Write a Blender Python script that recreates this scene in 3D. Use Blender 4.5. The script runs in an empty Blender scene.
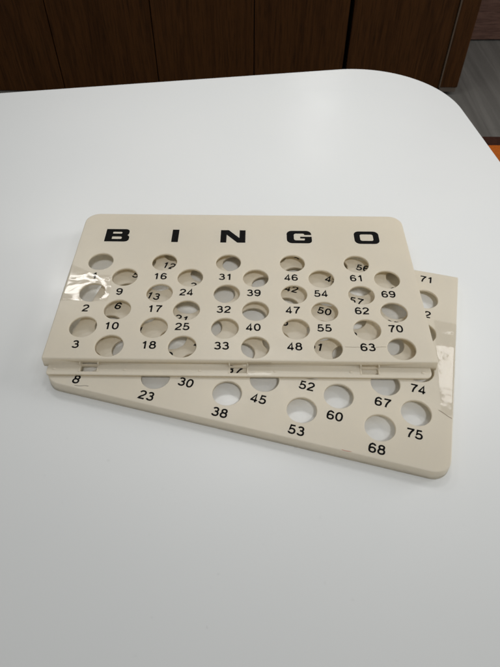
import bpy, bmesh, math, random
from mathutils import Vector, Matrix

random.seed(7)
S = bpy.context.scene
COL = S.collection

# ------------------------------------------------------------------ camera
cam_d = bpy.data.cameras.new("camera")
cam = bpy.data.objects.new("camera", cam_d)
COL.objects.link(cam)
right = Vector((0.99992869, 0.01154807, 0.0030446))
down = Vector((0.01073455, -0.75734656, -0.65292492))
fwd = Vector((-0.0052342, 0.65291104, -0.75741652))
m3 = Matrix((right, -down, -fwd)).transposed()
cam.matrix_world = Matrix.Translation((0.13323795, -0.21677309, 0.2926216)) @ m3.to_4x4()
cam_d.sensor_fit = 'VERTICAL'
cam_d.sensor_height = 24.0
cam_d.lens = 560.0 / 667.0 * 24.0
cam_d.clip_start = 0.01
cam_d.clip_end = 60.0
S.camera = cam
cam_d.dof.use_dof = True          # phone lens, about a 1 mm pupil
cam_d.dof.focus_distance = .40
cam_d.dof.aperture_fstop = 20.0

# ------------------------------------------------------------------ light
W = bpy.data.worlds.new("World")
S.world = W
W.use_nodes = True
bg = W.node_tree.nodes["Background"]
bg.inputs[0].default_value = (1.0, 1.0, 0.99, 1)
bg.inputs[1].default_value = 0.255


def panel_light(loc, sx, sy, watts, col=(1.0, 0.98, 0.955)):
    l = bpy.data.lights.new("panel_lamp", 'AREA')
    l.shape = 'RECTANGLE'
    l.size = sx
    l.size_y = sy
    l.energy = watts
    l.color = col
    o = bpy.data.objects.new("panel_lamp", l)
    COL.objects.link(o)
    o.location = loc            # area lamps shine down their own -Z
    return o


panel_light((-0.80, 1.97, 1.9), 0.30, 0.13, 3.6)
panel_light((1.08, 1.42, 1.9), 0.14, 0.34, 2.1)
panel_light((0.17, 1.40, 1.9), 0.40, 0.40, 5.0)
panel_light((0.62, 4.1, 1.9), 0.28, 1.2, 2.4)


def pool_light(loc, aim, watts, size, blend, col=(1.0, 0.98, 0.955)):  # spots added for a fading pool of light, in place of a person's shadow
    l = bpy.data.lights.new("pool_spot", 'SPOT')
    l.energy = watts
    l.spot_size = math.radians(size)
    l.spot_blend = blend
    l.shadow_soft_size = .15
    l.color = col
    o = bpy.data.objects.new("pool_spot", l)
    COL.objects.link(o)
    o.location = loc
    o.rotation_euler = (Vector(aim) - Vector(loc)).to_track_quat('-Z', 'Y').to_euler()
    return o


pool_light((.45, -1.15, 1.9), (.18, .25, 0), 66, 20, 1.0)
pool_light((1.70, .10, 1.9), (.44, .30, 0), 22, 26, 1.0)
side_fill = panel_light((3.3, 1.1, 1.0), 1.2, 1.6, 32, (1.0, 0.985, 0.97))      # added fill lamp far off to the right, unseen; brightens edges and right side
side_fill.rotation_euler = (Vector((.2, .1, 0)) - side_fill.location).to_track_quat('-Z', 'Y').to_euler()

S.view_settings.view_transform = 'Standard'
S.view_settings.look = 'None'
S.view_settings.exposure = 0.37
S.view_settings.gamma = 1.0
S.render.engine = 'CYCLES'
S.cycles.use_denoising = True
S.cycles.denoising_input_passes = 'RGB'
S.cycles.max_bounces = 10
S.cycles.transparent_max_bounces = 12

FLOOR = -0.74
BH = 0.0076                   # height of one board


# ------------------------------------------------------------------ materials
def mat(name):
    m = bpy.data.materials.new(name)
    m.use_nodes = True
    nt = m.node_tree
    return m, nt, nt.nodes["Principled BSDF"]


def nd(nt, kind, **kw):
    n = nt.nodes.new(kind)
    for k, v in kw.items():
        setattr(n, k, v)
    return n


def ramp(nt, fac, stops):
    r = nd(nt, 'ShaderNodeValToRGB')
    e = r.color_ramp.elements
    while len(e) > 1:
        e.remove(e[-1])
    e[0].position, e[0].color = stops[0][0], (*stops[0][1], 1)
    for p_, c_ in stops[1:]:
        x = e.new(p_)
        x.color = (*c_, 1)
    nt.links.new(fac, r.inputs[0])
    return r.outputs[0]


def noise(nt, scale, detail=4, rough=.55, vec=None, dist=0.0):
    n = nd(nt, 'ShaderNodeTexNoise')
    n.inputs['Scale'].default_value = scale
    n.inputs['Detail'].default_value = detail
    n.inputs['Roughness'].default_value = rough
    n.inputs['Distortion'].default_value = dist
    if vec is not None:
        nt.links.new(vec, n.inputs['Vector'])
    return n.outputs[0]


def coords(nt, scale=(1, 1, 1), rot=(0, 0, 0)):
    t = nd(nt, 'ShaderNodeTexCoord')
    mp = nd(nt, 'ShaderNodeMapping')
    mp.inputs['Scale'].default_value = scale
    mp.inputs['Rotation'].default_value = rot
    nt.links.new(t.outputs['Object'], mp.inputs['Vector'])
    return mp.outputs[0]


def bump(nt, b, height, strength, dist):
    n = nd(nt, 'ShaderNodeBump')
    n.inputs['Strength'].default_value = strength
    n.inputs['Distance'].default_value = dist
    nt.links.new(height, n.inputs['Height'])
    nt.links.new(n.outputs[0], b.inputs['Normal'])
    return n


def grey(v):
    return (v, v, v)


def plastic():
    m, nt, b = mat("beige_plastic")
    v = coords(nt)
    big = noise(nt, 14, 3, .5, v)
    c = ramp(nt, big, [(.3, (.790, .752, .648)), (.7, (.825, .790, .690))])
    # faint grime flecks
    fl = noise(nt, 620, 2, .6, v)
    fk = ramp(nt, fl, [(.22, grey(.80)), (.30, grey(1.0))])
    mx = nd(nt, 'ShaderNodeMix', data_type='RGBA', blend_type='MULTIPLY')
    mx.inputs[0].default_value = .5
    nt.links.new(c, mx.inputs[6])
    nt.links.new(fk, mx.inputs[7])
    nt.links.new(mx.outputs[2], b.inputs['Base Color'])
    rr = ramp(nt, noise(nt, 45, 5, .65, v), [(.3, grey(.27)), (.7, grey(.38))])
    nt.links.new(rr, b.inputs['Roughness'])
    b.inputs['Specular IOR Level'].default_value = .42
    bump(nt, b, noise(nt, 38, 3, .5, v), .25, .0006)
    # thin moulding lets a little light through
    tl = nd(nt, 'ShaderNodeBsdfTranslucent')
    tl.inputs[0].default_value = (.95, .84, .64, 1)
    ms = nd(nt, 'ShaderNodeMixShader')
    ms.inputs[0].default_value = .36
    nt.links.new(b.outputs[0], ms.inputs[1])
    nt.links.new(tl.outputs[0], ms.inputs[2])
    nt.links.new(ms.outputs[0], nt.nodes['Material Output'].inputs[0])
    return m


def ink():
    m, nt, b = mat("black_ink")
    v = coords(nt)
    c = ramp(nt, noise(nt, 900, 3, .6, v), [(.27, grey(.045)), (.36, grey(.009)), (.8, grey(.004))])
    nt.links.new(c, b.inputs['Base Color'])
    b.inputs['Roughness'].default_value = .6
    b.inputs['Specular IOR Level'].default_value = .03
    return m


def simple(name, col, rough, spec=.5, var=.12, scale=40):
    m, nt, b = mat(name)
    v = coords(nt)
    c = ramp(nt, noise(nt, scale, 4, .6, v),
             [(.3, tuple(x * (1 - var) for x in col)), (.7, tuple(x * (1 + var) for x in col))])
    nt.links.new(c, b.inputs['Base Color'])
    b.inputs['Roughness'].default_value = rough
    b.inputs['Specular IOR Level'].default_value = spec
    return m


def laminate():
    m, nt, b = mat("white_laminate")
    v = coords(nt)
    c = ramp(nt, noise(nt, 5, 4, .6, v), [(.3, (.745, .765, .765)), (.7, (.765, .780, .775))])
    sp = ramp(nt, noise(nt, 300, 1, .5, v), [(.205, grey(.80)), (.235, grey(1.0))])
    mx = nd(nt, 'ShaderNodeMix', data_type='RGBA', blend_type='MULTIPLY')
    mx.inputs[0].default_value = .5
    nt.links.new(c, mx.inputs[6])
    nt.links.new(sp, mx.inputs[7])
    nt.links.new(mx.outputs[2], b.inputs['Base Color'])
    rr = ramp(nt, noise(nt, 9, 5, .6, v), [(.3, grey(.21)), (.7, grey(.31))])
    nt.links.new(rr, b.inputs['Roughness'])
    b.inputs['Specular IOR Level'].default_value = .45
    bump(nt, b, noise(nt, 1500, 2, .5, v), .06, .0001)
    return m


def wood(name, dark, mid, light, scale=(34, 34, 1.6), rough=.5, spec=.15):
    m, nt, b = mat(name)
    v = coords(nt, scale)
    n1 = noise(nt, 1.0, 8, .62, v, .5)
    c = ramp(nt, n1, [(.28, dark), (.48, mid), (.60, dark), (.78, light)])
    v2 = coords(nt, tuple(s * 7 for s in scale))
    pores = ramp(nt, noise(nt, 1.0, 3, .6, v2), [(.36, grey(.45)), (.52, grey(1))])
    mx = nd(nt, 'ShaderNodeMix', data_type='RGBA', blend_type='MULTIPLY')
    mx.inputs[0].default_value = .8
    nt.links.new(c, mx.inputs[6])
    nt.links.new(pores, mx.inputs[7])
    nt.links.new(mx.outputs[2], b.inputs['Base Color'])
    b.inputs['Roughness'].default_value = rough
    b.inputs['Specular IOR Level'].default_value = spec
    bump(nt, b, n1, .1, .001)
    return m


def floor_mat():
    m, nt, b = mat("grey_plank_floor")
    v = coords(nt, (1, 1, 1), (0, 0, math.radians(90)))
    br = nd(nt, 'ShaderNodeTexBrick')
    br.offset = .37
    br.inputs['Color1'].default_value = (.135, .132, .122, 1)
    br.inputs['Color2'].default_value = (.150, .146, .134, 1)
    br.inputs['Mortar'].default_value = (.110, .108, .10, 1)
    br.inputs['Scale'].default_value = 1.0
    br.inputs['Mortar Size'].default_value = .0012
    br.inputs['Brick Width'].default_value = 1.2
    br.inputs['Row Height'].default_value = .16
    nt.links.new(v, br.inputs['Vector'])
    g = ramp(nt, noise(nt, 1.0, 6, .6, coords(nt, (26, 1.3, 1)), .6),
             [(.32, grey(.80)), (.52, grey(1.0)), (.66, grey(1.22))])
    mx = nd(nt, 'ShaderNodeMix', data_type='RGBA', blend_type='MULTIPLY')
    mx.inputs[0].default_value = 1
    nt.links.new(br.outputs[0], mx.inputs[6])
    nt.links.new(g, mx.inputs[7])
    nt.links.new(mx.outputs[2], b.inputs['Base Color'])
    b.inputs['Roughness'].default_value = .48
    return m


def film():
    m = bpy.data.materials.new("clear_film")
    m.use_nodes = True
    nt = m.node_tree
    nt.nodes.remove(nt.nodes["Principled BSDF"])
    out = nt.nodes["Material Output"]
    tr = nd(nt, 'ShaderNodeBsdfTransparent')
    tr.inputs[0].default_value = (1, 1, 1, 1)
    gl = nd(nt, 'ShaderNodeBsdfGlossy')
    gl.inputs['Roughness'].default_value = .055
    fr = nd(nt, 'ShaderNodeFresnel')
    fr.inputs[0].default_value = 1.38
    v = coords(nt)
    b = nd(nt, 'ShaderNodeBump')
    b.inputs['Strength'].default_value = 1.0
    b.inputs['Distance'].default_value = .0003
    nt.links.new(noise(nt, 55, 2, .5, v, .5), b.inputs['Height'])
    nt.links.new(b.outputs[0], gl.inputs['Normal'])
    nt.links.new(b.outputs[0], fr.inputs['Normal'])
    mx = nd(nt, 'ShaderNodeMixShader')
    half = nd(nt, 'ShaderNodeMath', operation='MULTIPLY')
    half.inputs[1].default_value = .6
    nt.links.new(fr.outputs[0], half.inputs[0])
    nt.links.new(half.outputs[0], mx.inputs[0])
    nt.links.new(tr.outputs[0], mx.inputs[1])
    nt.links.new(gl.outputs[0], mx.inputs[2])
    nt.links.new(mx.outputs[0], out.inputs[0])
    return m


M_PLA = plastic()
M_INK = ink()
M_TAB = laminate()
M_CAB = wood("walnut_veneer", (.048, .0170, .0036), (.074, .0275, .0062), (.105, .041, .0105))
M_EDGE = simple("veneer_edge", (.125, .088, .058), .5)
M_GAP = simple("shadow_gap", (.006, .005, .004), .8)
M_PLINTH = simple("plinth_grey", (.12, .095, .075), .6)
M_PANEL = wood("brown_panel", (.115, .061, .046), (.152, .084, .064), (.195, .114, .090), scale=(2.2, 20, 30), rough=.5)
M_FLOOR = floor_mat()
M_FILM = film()
M_CRACK = simple("crack_line", (.20, .165, .115), .6)
M_PEN = simple("pen_mark", (.09, .075, .06), .6)
M_RED = simple("red_mark", (.42, .07, .04), .6)
M_CHAIRW = wood("chair_walnut", (.035, .011, .006), (.050, .017, .009), (.07, .025, .013))
M_ORANGE = simple("orange_fabric", (.54, .125, .008), .85, .2, .15, 300)
M_METAL = simple("grey_metal", (.30, .30, .31), .35)


# ------------------------------------------------------------------ mesh helpers
def link(name, bm, m, parent=None, smooth=False):
    me = bpy.data.meshes.new(name)
    bm.to_mesh(me)
    bm.free()
    o = bpy.data.objects.new(name, me)
    COL.objects.link(o)
    if m:
        me.materials.append(m)
    if parent:
        o.parent = parent
    if smooth:
        for p_ in me.polygons:
            p_.use_smooth = True
    return o


def thing(name, label, cat, loc=(0, 0, 0), rz=0.0, group=None):
    o = bpy.data.objects.new(name, None)
    o.empty_display_size = .05
    COL.objects.link(o)
    o.location = loc
    o.rotation_euler = (0, 0, rz)
    o["label"] = label
    o["category"] = cat
    if group:
        o["group"] = group
    return o


def box(bm, x0, x1, y0, y1, z0, z1, bev=0.0):
    vs = [bm.verts.new((x, y, z)) for x in (x0, x1) for y in (y0, y1) for z in (z0, z1)]
    idx = [(0, 1, 3, 2), (4, 6, 7, 5), (0, 4, 5, 1), (2, 3, 7, 6), (0, 2, 6, 4), (1, 5, 7, 3)]
    fs = [bm.faces.new([vs[i] for i in f]) for f in idx]
    bmesh.ops.recalc_face_normals(bm, faces=fs)
    if bev:
        es = list({e for f in fs for e in f.edges})
        bmesh.ops.bevel(bm, geom=es, offset=bev, segments=2, profile=.5, affect='EDGES', clamp_overlap=True)


def rrect(x0, x1, y0, y1, radii, inset=0.0, n=12):
    """rounded rectangle, counter-clockwise; radii = SW, SE, NE, NW"""
    x0 += inset; x1 -= inset; y0 += inset; y1 -= inset
    out = []
    cs = [(x0, y0, 1, 1, 180), (x1, y0, -1, 1, 270), (x1, y1, -1, -1, 0), (x0, y1, 1, -1, 90)]
    for (cx, cy, sx, sy, a0), r in zip(cs, radii):
        r = max(r - inset, .00025)
        ox, oy = cx + sx * r, cy + sy * r
        for k in range(n + 1):
            a = math.radians(a0 + 90 * k / n)
            out.append((ox + r * math.cos(a), oy + r * math.sin(a)))
    return out


def loop(bm, pts, z):
    return [bm.verts.new((x, y, z)) for x, y in pts]


def bridge(bm, a, b, smooth=True):
    n = len(a)
    for i in range(n):
        f = bm.faces.new((a[i], a[(i + 1) % n], b[(i + 1) % n], b[i]))
        f.smooth = smooth


def fill(bm, loops):
    es = []
    for l in loops:
        for i in range(len(l)):
            e = bm.edges.get((l[i], l[(i + 1) % len(l)])) or bm.edges.new((l[i], l[(i + 1) % len(l)]))
            es.append(e)
    r = bmesh.ops.triangle_fill(bm, edges=es, use_beauty=True, use_dissolve=False)
    for g in r['geom']:
        if isinstance(g, bmesh.types.BMFace):
            g.smooth = False


def circle(cx, cy, r, n=56):
    return [(cx + r * math.cos(2 * math.pi * k / n), cy + r * math.sin(2 * math.pi * k / n)) for k in range(n)]


def shell(x0, x1, y0, y1, radii, holes, h=BH, plate=.0017, wall=.0016, fil=.0008, draft=.0004, rh=.0091):
    """a thin moulded tray turned upside down: top plate with holes, skirt all round, open underneath"""
    bm = bmesh.new()
    loops = []
    for k in range(5):
        a = math.radians(90 * k / 4)
        loops.append(loop(bm, rrect(x0, x1, y0, y1, radii, fil * (1 - math.sin(a))), h - fil * (1 - math.cos(a))))
    loops.append(loop(bm, rrect(x0, x1, y0, y1, radii, -draft * .5), h * .45))
    loops.append(loop(bm, rrect(x0, x1, y0, y1, radii, -draft), 0.0))
    loops.append(loop(bm, rrect(x0, x1, y0, y1, radii, wall - draft), 0.0))
    loops.append(loop(bm, rrect(x0, x1, y0, y1, radii, wall), h - plate))
    for a, b in zip(loops, loops[1:]):
        bridge(bm, a, b)
    tops, bots = [loops[0]], [loops[-1]]
    for cx, cy in holes:
        hl = []
        for k in range(4):
            a = math.radians(90 * k / 3)
            hl.append(loop(bm, circle(cx, cy, rh + .00045 * (1 - math.sin(a))), h - .00045 * (1 - math.cos(a))))
        hl.append(loop(bm, circle(cx, cy, rh), h - plate))
        for a, b in zip(hl, hl[1:]):
            bridge(bm, a, b)
        tops.append(hl[0])
        bots.append(hl[-1])
    fill(bm, tops)
    fill(bm, bots)
    bmesh.ops.recalc_face_normals(bm, faces=bm.faces[:])
    return bm


def cut(o, cutters):
    """bake boolean differences into o's mesh"""
    tmp = []
    for c in cutters:
        bm = bmesh.new()
        box(bm, *c)
        k = link("cutter", bm, None)
        k.parent = o.parent
        tmp.append(k)
        md = o.modifiers.new("cut", 'BOOLEAN')
        md.operation = 'DIFFERENCE'
        md.solver = 'EXACT'
        md.object = k
    bpy.context.view_layer.update()
    dg = bpy.context.evaluated_depsgraph_get()
    me = bpy.data.meshes.new_from_object(o.evaluated_get(dg))
    o.modifiers.clear()
    o.data = me
    for k in tmp:
        bpy.data.objects.remove(k)


# ------------------------------------------------------------------ lettering
def arc(cx, cy, rx, ry, a0, a1, n=18, p=2.25):
    out = []
    for k in range(n + 1):
        a = math.radians(a0 + (a1 - a0) * k / n)
        c, s = math.cos(a), math.sin(a)
        out.append((cx + rx * math.copysign(abs(c) ** (2 / p), c), cy + ry * math.copysign(abs(s) ** (2 / p), s)))
    return out


# centre lines of grotesque numerals, 1 high, about .64 wide, as (points, closed)
DIGITS = {
    '0': [(arc(.32, .5, .245, .43, 90, 450, 40)[:-1], True)],
    '1': [([(.37, 0), (.37, 1.0)], False), ([(.13, .745), (.22, .765), (.29, .82), (.34, .93)], False)],
    '2': [(arc(.32, .68, .235, .25, 172, -12, 18) + [(.50, .56), (.40, .44), (.23, .30), (.12, .18), (.085, .07), (.58, .07)], False)],
    '3': [(arc(.30, .725, .20, .205, 165, -65, 16) + [(.33, .535), (.24, .53)], False),
          ([(.24, .53), (.34, .53)] + arc(.31, .30, .245, .23, 78, -165, 20), False)],
    '4': [([(.43, 0), (.43, .93), (.07, .30), (.07, .245), (.60, .245)], False)],
    '5': [([(.54, .925), (.175, .925), (.115, .47), (.18, .55)] + arc(.30, .325, .255, .255, 110, -165, 22), False)],
    '6': [(arc(.32, .69, .225, .24, 15, 90, 8) + arc(.32, .47, .25, .46, 90, 180, 12) + [(.07, .36)], False),
          (arc(.32, .31, .24, .24, 90, 450, 32)[:-1], True)],
    '7': [([(.05, .925), (.575, .925), (.575, .87), (.45, .70), (.34, .48), (.27, .25), (.24, 0)], False)],
    '8': [(arc(.32, .735, .20, .195, 90, 450, 30)[:-1], True), (arc(.32, .305, .245, .235, 90, 450, 32)[:-1], True)],
}
DIGITS['9'] = [([(.64 - x, 1 - y) for x, y in pts], cl) for pts, cl in DIGITS['6']]


def ribbon(bm, pts, w, z, closed=False):
    n = len(pts)
    P = [Vector(p_) for p_ in pts]
    L, R = [], []
    for i in range(n):
        if closed:
            a, b = P[i] - P[i - 1], P[(i + 1) % n] - P[i]
        else:
            a = P[i] - P[i - 1] if i else P[1] - P[0]
            b = P[i + 1] - P[i] if i < n - 1 else P[-1] - P[-2]
        a = a.normalized(); b = b.normalized()
        na, nb = Vector((-a.y, a.x)), Vector((-b.y, b.x))
        nn = na + nb
        if nn.length < 1e-6:
            nn = na
        nn.normalize()
        k = min(1 / max(nn.dot(na), .35), 1.9)
        L.append(bm.verts.new((*(P[i] + nn * w / 2 * k), z)))
        R.append(bm.verts.new((*(P[i] - nn * w / 2 * k), z)))
    for i in range(n if closed else n - 1):
        j = (i + 1) % n
        bm.faces.new((L[i], R[i], R[j], L[j]))


def number(text, cx, cy, z, parent, h=.0063, sx=1.10, stroke=.18):
    bm = bmesh.new()
    adv = .64 * h * sx + .00072
    x = cx - (len(text) * adv - .00072) / 2
    zz = z
    for ch in text:
        for pts, cl in DIGITS[ch]:
            q = [(x + px * h * sx, cy - h / 2 + py * h) for px, py in pts]
            ribbon(bm, q, stroke * h, zz, cl)
            zz += .000008
        x += adv
    for f in bm.faces:
        if f.normal.z < 0:
            f.normal_flip()
    bm.normal_update()
    for f in bm.faces:
        if f.normal.z < 0:
            f.normal_flip()
    o = link("number", bm, M_INK, parent)
    o["label"] = "black printed number " + text
    return o


def rounded(poly, n=7):
    """poly of (x, y, r): corners rounded by r"""
    out = []
    N = len(poly)
    for i in range(N):
        p = Vector(poly[i][:2]); r = poly[i][2]
        if r <= 0:
            out.append(tuple(p)); continue
        a = (Vector(poly[i - 1][:2]) - p).normalized()
        b = (Vector(poly[(i + 1) % N][:2]) - p).normalized()
        for k in range(n + 1):
            t = k / n
            # quadratic with a circular feel
            q0, q1 = p + a * r, p + b * r
            c = .55
            h0, h1 = q0 + (p - q0) * c, q1 + (p - q1) * c
            s = 1 - t
            out.append(tuple(q0 * s ** 3 + h0 * 3 * s * s * t + h1 * 3 * s * t * t + q1 * t ** 3))
    return out


LETTERS = {
    'B': ([(0, 0, 0), (18.6, 0, 3.2), (18.6, 7.3, 2.4), (16.9, 7.7, .2), (17.9, 8.1, 1.8), (17.9, 15, 3.0), (0, 15, 0)],
          [[(5.4, 3.1, .3), (12.9, 3.1, 1.1), (12.9, 5.9, 1.1), (5.4, 5.9, .3)],
           [(5.4, 9.5, .3), (12.5, 9.5, .9), (12.5, 11.6, .9), (5.4, 11.6, .3)]]),
    'I': ([(0, 0, 0), (5.1, 0, 0), (5.1, 15, 0), (0, 15, 0)], []),
    'N': ([(0, 0, 0), (4.6, 0, 0), (4.6, 9.4, 0), (13.0, 0, 0), (19.1, 0, 0), (19.1, 15, 0), (14.5, 15, 0), (14.5, 5.6, 0),
           (6.1, 15, 0), (0, 15, 0)], []),
    'G': ([(0, 0, 4.2), (19.2, 0, 3.2), (19.2, 7.9, 0), (10.3, 7.9, 0), (10.3, 5.7, 0), (13.8, 5.7, 0), (13.8, 3.5, .9), (5.5, 3.5, 1.8),
           (5.5, 11.5, 1.8), (13.6, 11.5, 1.2), (13.6, 9.9, 0), (19.0, 9.9, 0), (19.0, 15, 4.0), (0, 15, 4.2)], []),
    'O': ([(0, 0, 4.2), (19.0, 0, 4.2), (19.0, 15, 4.2), (0, 15, 4.2)],
          [[(4.5, 3.7, 1.6), (14.5, 3.7, 1.6), (14.5, 11.3, 1.6), (4.5, 11.3, 1.6)]]),
}


def letter(ch, x, y, z, parent):
    outer, holes = LETTERS[ch]
    bm = bmesh.new()
    ls = [loop(bm, [(x + a * .001, y + b * .00099) for a, b in rounded(pl)], z) for pl in [outer] + holes]
    fill(bm, ls)
    bm.normal_update()
    for f in bm.faces:
        if f.normal.z < 0:
            f.normal_flip()
    o = link("letter", bm, M_INK, parent)
    o["label"] = "bold black letter " + ch
    return o


# ------------------------------------------------------------------ setting
bm = bmesh.new()
vs = [bm.verts.new(p) for p in ((-6, -4, FLOOR), (7, -4, FLOOR), (7, 8, FLOOR), (-6, 8, FLOOR))]
bm.faces.new(vs)
o = link("floor", bm, M_FLOOR)
o["kind"] = "structure"

# table: local x along its back edge, local origin at the far right corner
TA = math.radians(9.75)
t = thing("table", "white laminate table with rounded corners under the bingo boards", "table", (.3386, .4630, FLOOR), 0)
TX0, TY0 = -1.5, -.80
tz = -FLOOR


def slab(x0, x1, y0, y1, rad, z0, z1, fil):
    bm = bmesh.new()
    ls = []
    for k in range(5):
        a = math.radians(90 * k / 4)
        ls.append(loop(bm, rrect(x0, x1, y0, y1, rad, fil * (1 - math.sin(a)), 24), z1 - fil * (1 - math.cos(a))))
    for k in range(5):
        a = math.radians(90 * k / 4)
        ls.append(loop(bm, rrect(x0, x1, y0, y1, rad, fil * (1 - math.cos(a)), 24), z0 + fil * (1 - math.sin(a))))
    for a, b in zip(ls, ls[1:]):
        bridge(bm, a, b)
    f = bm.faces.new(ls[0]); f.smooth = False
    f = bm.faces.new(ls[-1]); f.smooth = False
    bmesh.ops.recalc_face_normals(bm, faces=bm.faces[:])
    return bm


R_ = .106
def poly_outline(corners, r, inset, n=28):
    N = len(corners)
    C_ = [Vector(c) for c in corners]
    lines = []
    for i in range(N):
        d = (C_[(i + 1) % N] - C_[i]).normalized()
        nrm = Vector((-d.y, d.x))
        lines.append((C_[i] + nrm * inset, d, nrm))
    out = []
    for i in range(N):
        (p0, d0, n0), (p1, d1, n1) = lines[i - 1], lines[i]
        k = (p1 - p0).cross(d1) / d0.cross(d1)
        c = p0 + d0 * k
        rr = max(r - inset, .001)
        half = math.acos(max(-1, min(1, d0.dot(d1)))) / 2
        cen = c - d0 * rr * math.tan(half) + n0 * rr
        a0 = math.atan2(-n0.y, -n0.x)
        for q in range(n + 1):
            a = a0 + 2 * half * q / n
            out.append((cen.x + rr * math.cos(a), cen.y + rr * math.sin(a)))
    return out


bk = Vector((-math.cos(TA), -math.sin(TA)))
rt = Vector((.124, -.992))
TC = [Vector((0, 0)), bk * 1.5, bk * 1.5 + Vector((.17, -.985)) * .8, rt * .8]
bm = bmesh.new()
tloops = []
for k in range(5):
    a = math.radians(90 * k / 4)
    tloops.append(loop(bm, poly_outline(TC, R_, .0022 * (1 - math.sin(a))), tz - .0022 * (1 - math.cos(a))))
for k in range(5):
    a = math.radians(90 * k / 4)
    tloops.append(loop(bm, poly_outline(TC, R_, .0022 * (1 - math.cos(a))), tz - .026 + .0022 * (1 - math.sin(a))))
for a, b in zip(tloops, tloops[1:]):
    bridge(bm, a, b)
bm.faces.new(tloops[0]).smooth = False
bm.faces.new(tloops[-1]).smooth = False
bmesh.ops.recalc_face_normals(bm, faces=bm.faces[:])
link("tabletop", bm, M_TAB, t)
ctr = (TC[0] + TC[1] + TC[2] + TC[3]) / 4
for q in TC:
    if True:
        lx, ly = q + (ctr - q).normalized() * .2
        bm = bmesh.new()
        bmesh.ops.create_cone(bm, cap_ends=True, segments=28, radius1=.020, radius2=.026, depth=tz - .0265,
                              matrix=Matrix.Translation((lx, ly, (tz - .0265) / 2)))
        link("leg", bm, M_METAL, t, True)

# dark veneered cupboards along the far wall
CY = 1.899
CH = 1.15


def cupboard(x0, x1, seams, label, end_panel=False):
    c = thing("cupboard", label, "cupboard", ((x0 + x1) / 2, CY, FLOOR), 0, "dark wood cupboards along the far wall")
    cx = (x0 + x1) / 2
    bm = bmesh.new()
    box(bm, x0 - cx + .004, x1 - cx - .004, .024, .50, .006, CH)
    link("carcass", bm, M_GAP, c)
    bm = bmesh.new()
    box(bm, x0 - cx + .004, x1 - cx - .004, .055, .48, 0, .0055)
    link("plinth", bm, M_GAP, c)
    ed = seams
    for a, b in zip(ed, ed[1:]):
        bm = bmesh.new()
        box(bm, a - cx + .002, b - cx - .002, 0, .021, .003, CH, .0012)
        link("door", bm, M_CAB, c)
    if end_panel:
        bm = bmesh.new()
        box(bm, .8365 - cx, .902 - cx, -.002, .50, .030, CH, .0015)
        link("end_panel", bm, M_CAB, c)
        bm = bmesh.new()
        box(bm, .8315 - cx, .8360 - cx, -.004, .022, .030, CH, .0008)
        link("edge_strip", bm, M_EDGE, c)
        bm = bmesh.new()
        box(bm, .835 - cx, .899 - cx, -.0005, .48, .012, .029, .001)
        link("base_rail", bm, M_PLINTH, c)
    return c


cupboard(-2.05, .457, [-2.05, -1.69, -1.33, -.965, -.601, -.236, .126, .457],
         "dark walnut cupboard with several flat doors behind the table")
cupboard(.469, .903, [.469, .831], "narrower dark walnut cupboard with pale edge strip, behind the rounded table corner", True)

pn = thing("wood_partition", "reddish brown wood panel standing on grey floor in far right corner", "partition", (1.9, 2.43, FLOOR), math.radians(2))
bm = bmesh.new()
box(bm, -.95, 1.4, 0, .05, .006, 2.3, .002)
link("panel", bm, M_PANEL, pn)
bm = bmesh.new()
box(bm, -.949, 1.399, .006, .045, 0, .006)
link("base_strip", bm, M_GAP, pn)

# chair tucked in at the right end of the table
ch = thing("chair", "wooden chair with orange seat pad beside the right table edge", "chair", (.52, .595, FLOOR), 0)
sz = .45
link("seat", slab(-.23, .23, -.215, .236, (.05, .03, .03, .05), sz - .034, sz - .012, .006), M_CHAIRW, ch)
link("seat_pad", slab(-.215, .20, -.20, .172, (.05, .04, .04, .05), sz - .0115, sz + .008, .009), M_ORANGE, ch)
link("backrest", slab(.212, .232, -.19, .19, (.008,) * 4, sz + .16, sz + .38, .006), M_CHAIRW, ch)
for sx in (-1, 1):
    for sy in (-1, 1):
        bm = bmesh.new()
        hgt = sz - .0345 if sx < 0 else sz + .30
        off = .185 if sx < 0 else .245
        bmesh.ops.create_cone(bm, cap_ends=True, segments=20, radius1=.011, radius2=.013, depth=hgt,
                              matrix=Matrix.Translation((sx * off, sy * .17, hgt / 2)))
        link("leg", bm, M_CHAIRW, ch, True)

# ------------------------------------------------------------------ the boards
BW = .25
P_, Q_, X0, Y0, RR, SS = .04693, .02015, .02077, .09092, .03195, .01606
DT, DB, GAP = .14754, .16446, .01062
UP = .00003                                   # ink thickness above the plate


RRB = .0328                                   # row pitch on the lower half


def hole_xy(l, side, row):
    if row > 2 or (row == 2 and side == 2):
        return (X0 + l * P_ + (Q_ if side else 0) - .00028 * (7 - row),
                Y0 - 7 * RR + (7 - row) * RRB if not side else Y0 - 6 * RR + (6 - row) * RRB - SS)
    return (X0 + l * P_ + (Q_ if side else 0), Y0 - row * RR - (SS if side else 0))


SLOTS = [(.0245, .0348), (.1191, .1295), (.2022, .2125)]

# upper half, local origin at its near-left corner
top = thing("bingo_board", "beige plastic board headed BINGO, lying on top of the other board", "game board",
            (0, 0, BH + .00006), 0, "two halves of a bingo master board")
holes = [hole_xy(l, s, r) for l in range(5) for s in (0, 1) for r in range(3)]
body = link("body", shell(0, BW, 0, DT, (.0008, .0008, .0105, .0105), holes), M_PLA, top)
cut(body, [(a, b, -.003, .0035, .0001, .0038) for a, b in SLOTS])

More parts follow.
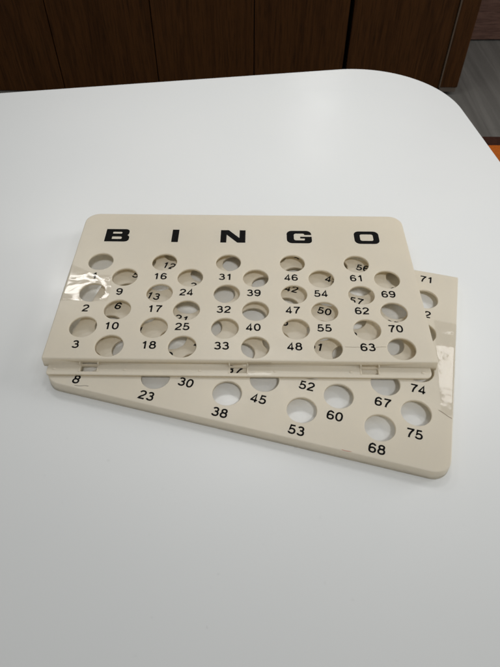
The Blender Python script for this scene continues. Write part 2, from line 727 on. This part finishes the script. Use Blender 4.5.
# hinge flange along the near edge
bm = bmesh.new()
fo = []
FZ0, FZ1 = .0004, .0019
rad = (.0016, .0044, .0004, .0004)
for k in range(4):
    a = math.radians(90 * k / 3)
    fo.append(loop(bm, rrect(.0032, .2462, -.0080, .0002, rad, .0004 * (1 - math.sin(a))), FZ1 - .0004 * (1 - math.cos(a))))
fo.append(loop(bm, rrect(.0032, .2462, -.0080, .0002, rad), FZ0))
for a, b in zip(fo, fo[1:]):
    bridge(bm, a, b)
tl, bl = [fo[0]], [fo[-1]]
for a, b in SLOTS:
    pts = rrect(a, b, -.0058, -.0008, (.0006,) * 4, 0, 4)
    u, d = loop(bm, pts, FZ1), loop(bm, pts, FZ0)
    bridge(bm, u, d, False)
    tl.append(u); bl.append(d)
fill(bm, tl); fill(bm, bl)
bmesh.ops.recalc_face_normals(bm, faces=bm.faces[:])
fl = link("hinge_flange", bm, M_PLA, top)
for x in (.0079, .0526, .1000, .1475, .1955, .2408):       # little moulding pips
    bm = bmesh.new()
    bmesh.ops.create_uvsphere(bm, u_segments=14, v_segments=8, radius=.0011,
                              matrix=Matrix.Translation((x, -.0040, FZ1)) @ Matrix.Diagonal((1.1, .9, .5, 1)))
    link("moulding_pip", bm, M_PLA, fl, True)
for a, b in SLOTS:
    bm = bmesh.new()
    for x in (a - .0010, b + .0002):
        box(bm, x, x + .0008, -.0014, .0002, FZ1 + .00001, .0047, .0002)
        box(bm, x, x + .0008, -.0060, -.0015, FZ1 + .00001, FZ1 + .0004, .0002)
    link("slot_rim", bm, M_PLA, fl)

for c_, x in zip("BINGO", (.0190, .0702, .1076, .1584, .2102)):
    letter(c_, x, .1133, BH + UP, top)
for l in range(5):
    for r in range(3):
        x, y = hole_xy(l, 0, r)
        number(str(15 * l + 1 + r), x - .0014, y - .0153, BH + UP, top)
    for r in range(2):
        x, y = hole_xy(l, 1, r)
        number(str(15 * l + 9 + r), x - .0013, y - .0151, BH + UP, top)


def sheet(name, rows, m, parent, gaps=()):
    """open quad strip grid from rows of points"""
    bm = bmesh.new()
    vs = [[bm.verts.new(p) for p in r] for r in rows]
    for a, b in zip(vs, vs[1:]):
        for i in range(len(a) - 1):
            q = (a[i], a[i + 1], b[i + 1], b[i])
            mx_, my_ = sum(v.co.x for v in q) / 4, sum(v.co.y for v in q) / 4
            if not any(math.hypot(mx_ - gx, my_ - gy) < .0092 for gx, gy in gaps):
                bm.faces.new(q)
    bmesh.ops.delete(bm, geom=[v for v in bm.verts if not v.link_faces], context='VERTS')
    bmesh.ops.recalc_face_normals(bm, faces=bm.faces[:])
    return link(name, bm, m, parent, True)


def mark(name, pts, w, z, m, parent, label):
    bm = bmesh.new()
    ribbon(bm, pts, w, z)
    bm.normal_update()
    for f in bm.faces:
        if f.normal.z < 0:
            f.normal_flip()
    o = link(name, bm, m, parent)
    o["label"] = label
    return o


mark("crack", [(.1924, .0118), (.1975, .0116), (.2010, .01175), (.2018, .0115)], .00028, BH + UP, M_CRACK, top, "hairline crack left of number 63")
mark("crack", [(.2122, .0117), (.2155, .0121), (.2187, .0121)], .00028, BH + UP, M_CRACK, top, "hairline crack right of number 63")
TZ = BH + .00012


def patch(parent, corners, n=14, z=TZ):
    """film laid over a plate between four corners, edges slightly uneven"""
    a, b, c, d = [Vector(p_) for p_ in corners]
    rows = []
    for j in range(n + 1):
        v = j / n
        row = []
        for i in range(n + 1):
            u = i / n
            p_ = (a * (1 - u) + b * u) * (1 - v) + (d * (1 - u) + c * u) * v
            row.append((p_.x, p_.y, z))
        rows.append(row)
    return rows


def wrapped(parent, side, y0, y1, xin0, xin1, dropz, n=14, skew=0.0):
    """film folded over a side edge of a board (side 0 = left edge, 1 = right edge)"""
    sgn = 1 if side == 0 else -1
    ex = 0 if side == 0 else BW
    prof = [(-.00045, dropz), (-.00030, BH - .0011), (-.00008, BH - .0004), (.0004, BH + .00006), (.0011, TZ)]
    rows = []
    for j in range(n + 1):
        v = j / n
        y = y0 + (y1 - y0) * v
        xi = xin0 + (xin1 - xin0) * v
        row = [(ex + sgn * dx, y, z) for dx, z in prof]
        for i in range(1, 41):
            row.append((ex + sgn * (.0011 + (xi - .0011) * i / 40), y - v * min(skew * (xi - .0011) * i / 40, .0105), TZ))
        rows.append(row)
    return rows


o = sheet("clear_tape", wrapped(top, 0, .0505, .0868, .0330, .0330, BH - .0050, 44, .54), M_FILM, top,
          [hole_xy(0, 0, 0), hole_xy(0, 0, 1), hole_xy(0, 1, 0)])
o["label"] = "clear tape folded over the left edge near numbers 1 and 2"
# tape across the near wall and flange
rows = []
for j in range(9):
    x = .1300 + .0150 * j / 8
    rows.append([(x, -.00025, BH - .0012), (x, -.0005, .0022), (x, -.0012, FZ1 + .00012), (x, -.0070, FZ1 + .00012)])
o = sheet("clear_tape", rows, M_FILM, top)
o["label"] = "short clear tape over the middle of the near edge"

# lower half, local origin at its far-right corner's left mate
BA = -.25032
bx, by = .28428, .08581
low = thing("bingo_board", "beige plastic board lying underneath at an angle, with numbers like 53, 60, 68 and 75", "game board",
            (bx - math.cos(BA) * BW, by - math.sin(BA) * BW, 0), BA, "two halves of a bingo master board")
holes = [(x, y - GAP) for l in range(5) for s, rr in ((0, range(3, 8)), (1, range(3, 7))) for x, y in [hole_xy(l, s, r) for r in rr]]
link("body", shell(0, BW, -DB, 0, (.0105, .0105, .0012, .0012), holes), M_PLA, low)
for l in range(5):
    for r in range(3, 8):
        x, y = hole_xy(l, 0, r)
        number(str(15 * l + 1 + r), x - .0001, y - GAP - .0147, BH + UP, low)
    for r in range(3, 7):
        x, y = hole_xy(l, 1, r)
        number(str(15 * l + 9 + r), x + .0001, y - GAP - .0150, BH + UP, low)
    x, y = hole_xy(l, 1, 2)
    number(str(15 * l + 11), x - .0012, -.0086, BH + UP, low)
o = sheet("clear_tape", wrapped(low, 1, -.1240, -.0480, .0070, .0150, BH - .0050, 60), M_FILM, low, holes)
o["label"] = "clear tape along the right edge near number 74"
mark("crack", [(.2412, -.1222), (.2432, -.1230), (.2468, -.1252), (.2492, -.1262)], .00028, BH + .00016, M_CRACK, low, "short crack at the right edge above number 75")
mark("pen_mark", [(.0215, -.1626), (.0250, -.1622), (.0275, -.1612), (.0302, -.1609)], .0003, BH + UP, M_PEN, low, "thin pen stroke under number 8")
mark("pen_mark", [(.1890, -.1638), (.1915, -.1639), (.1945, -.1637)], .00025, BH + UP, M_RED, low, "small red mark at the near edge left of number 68")
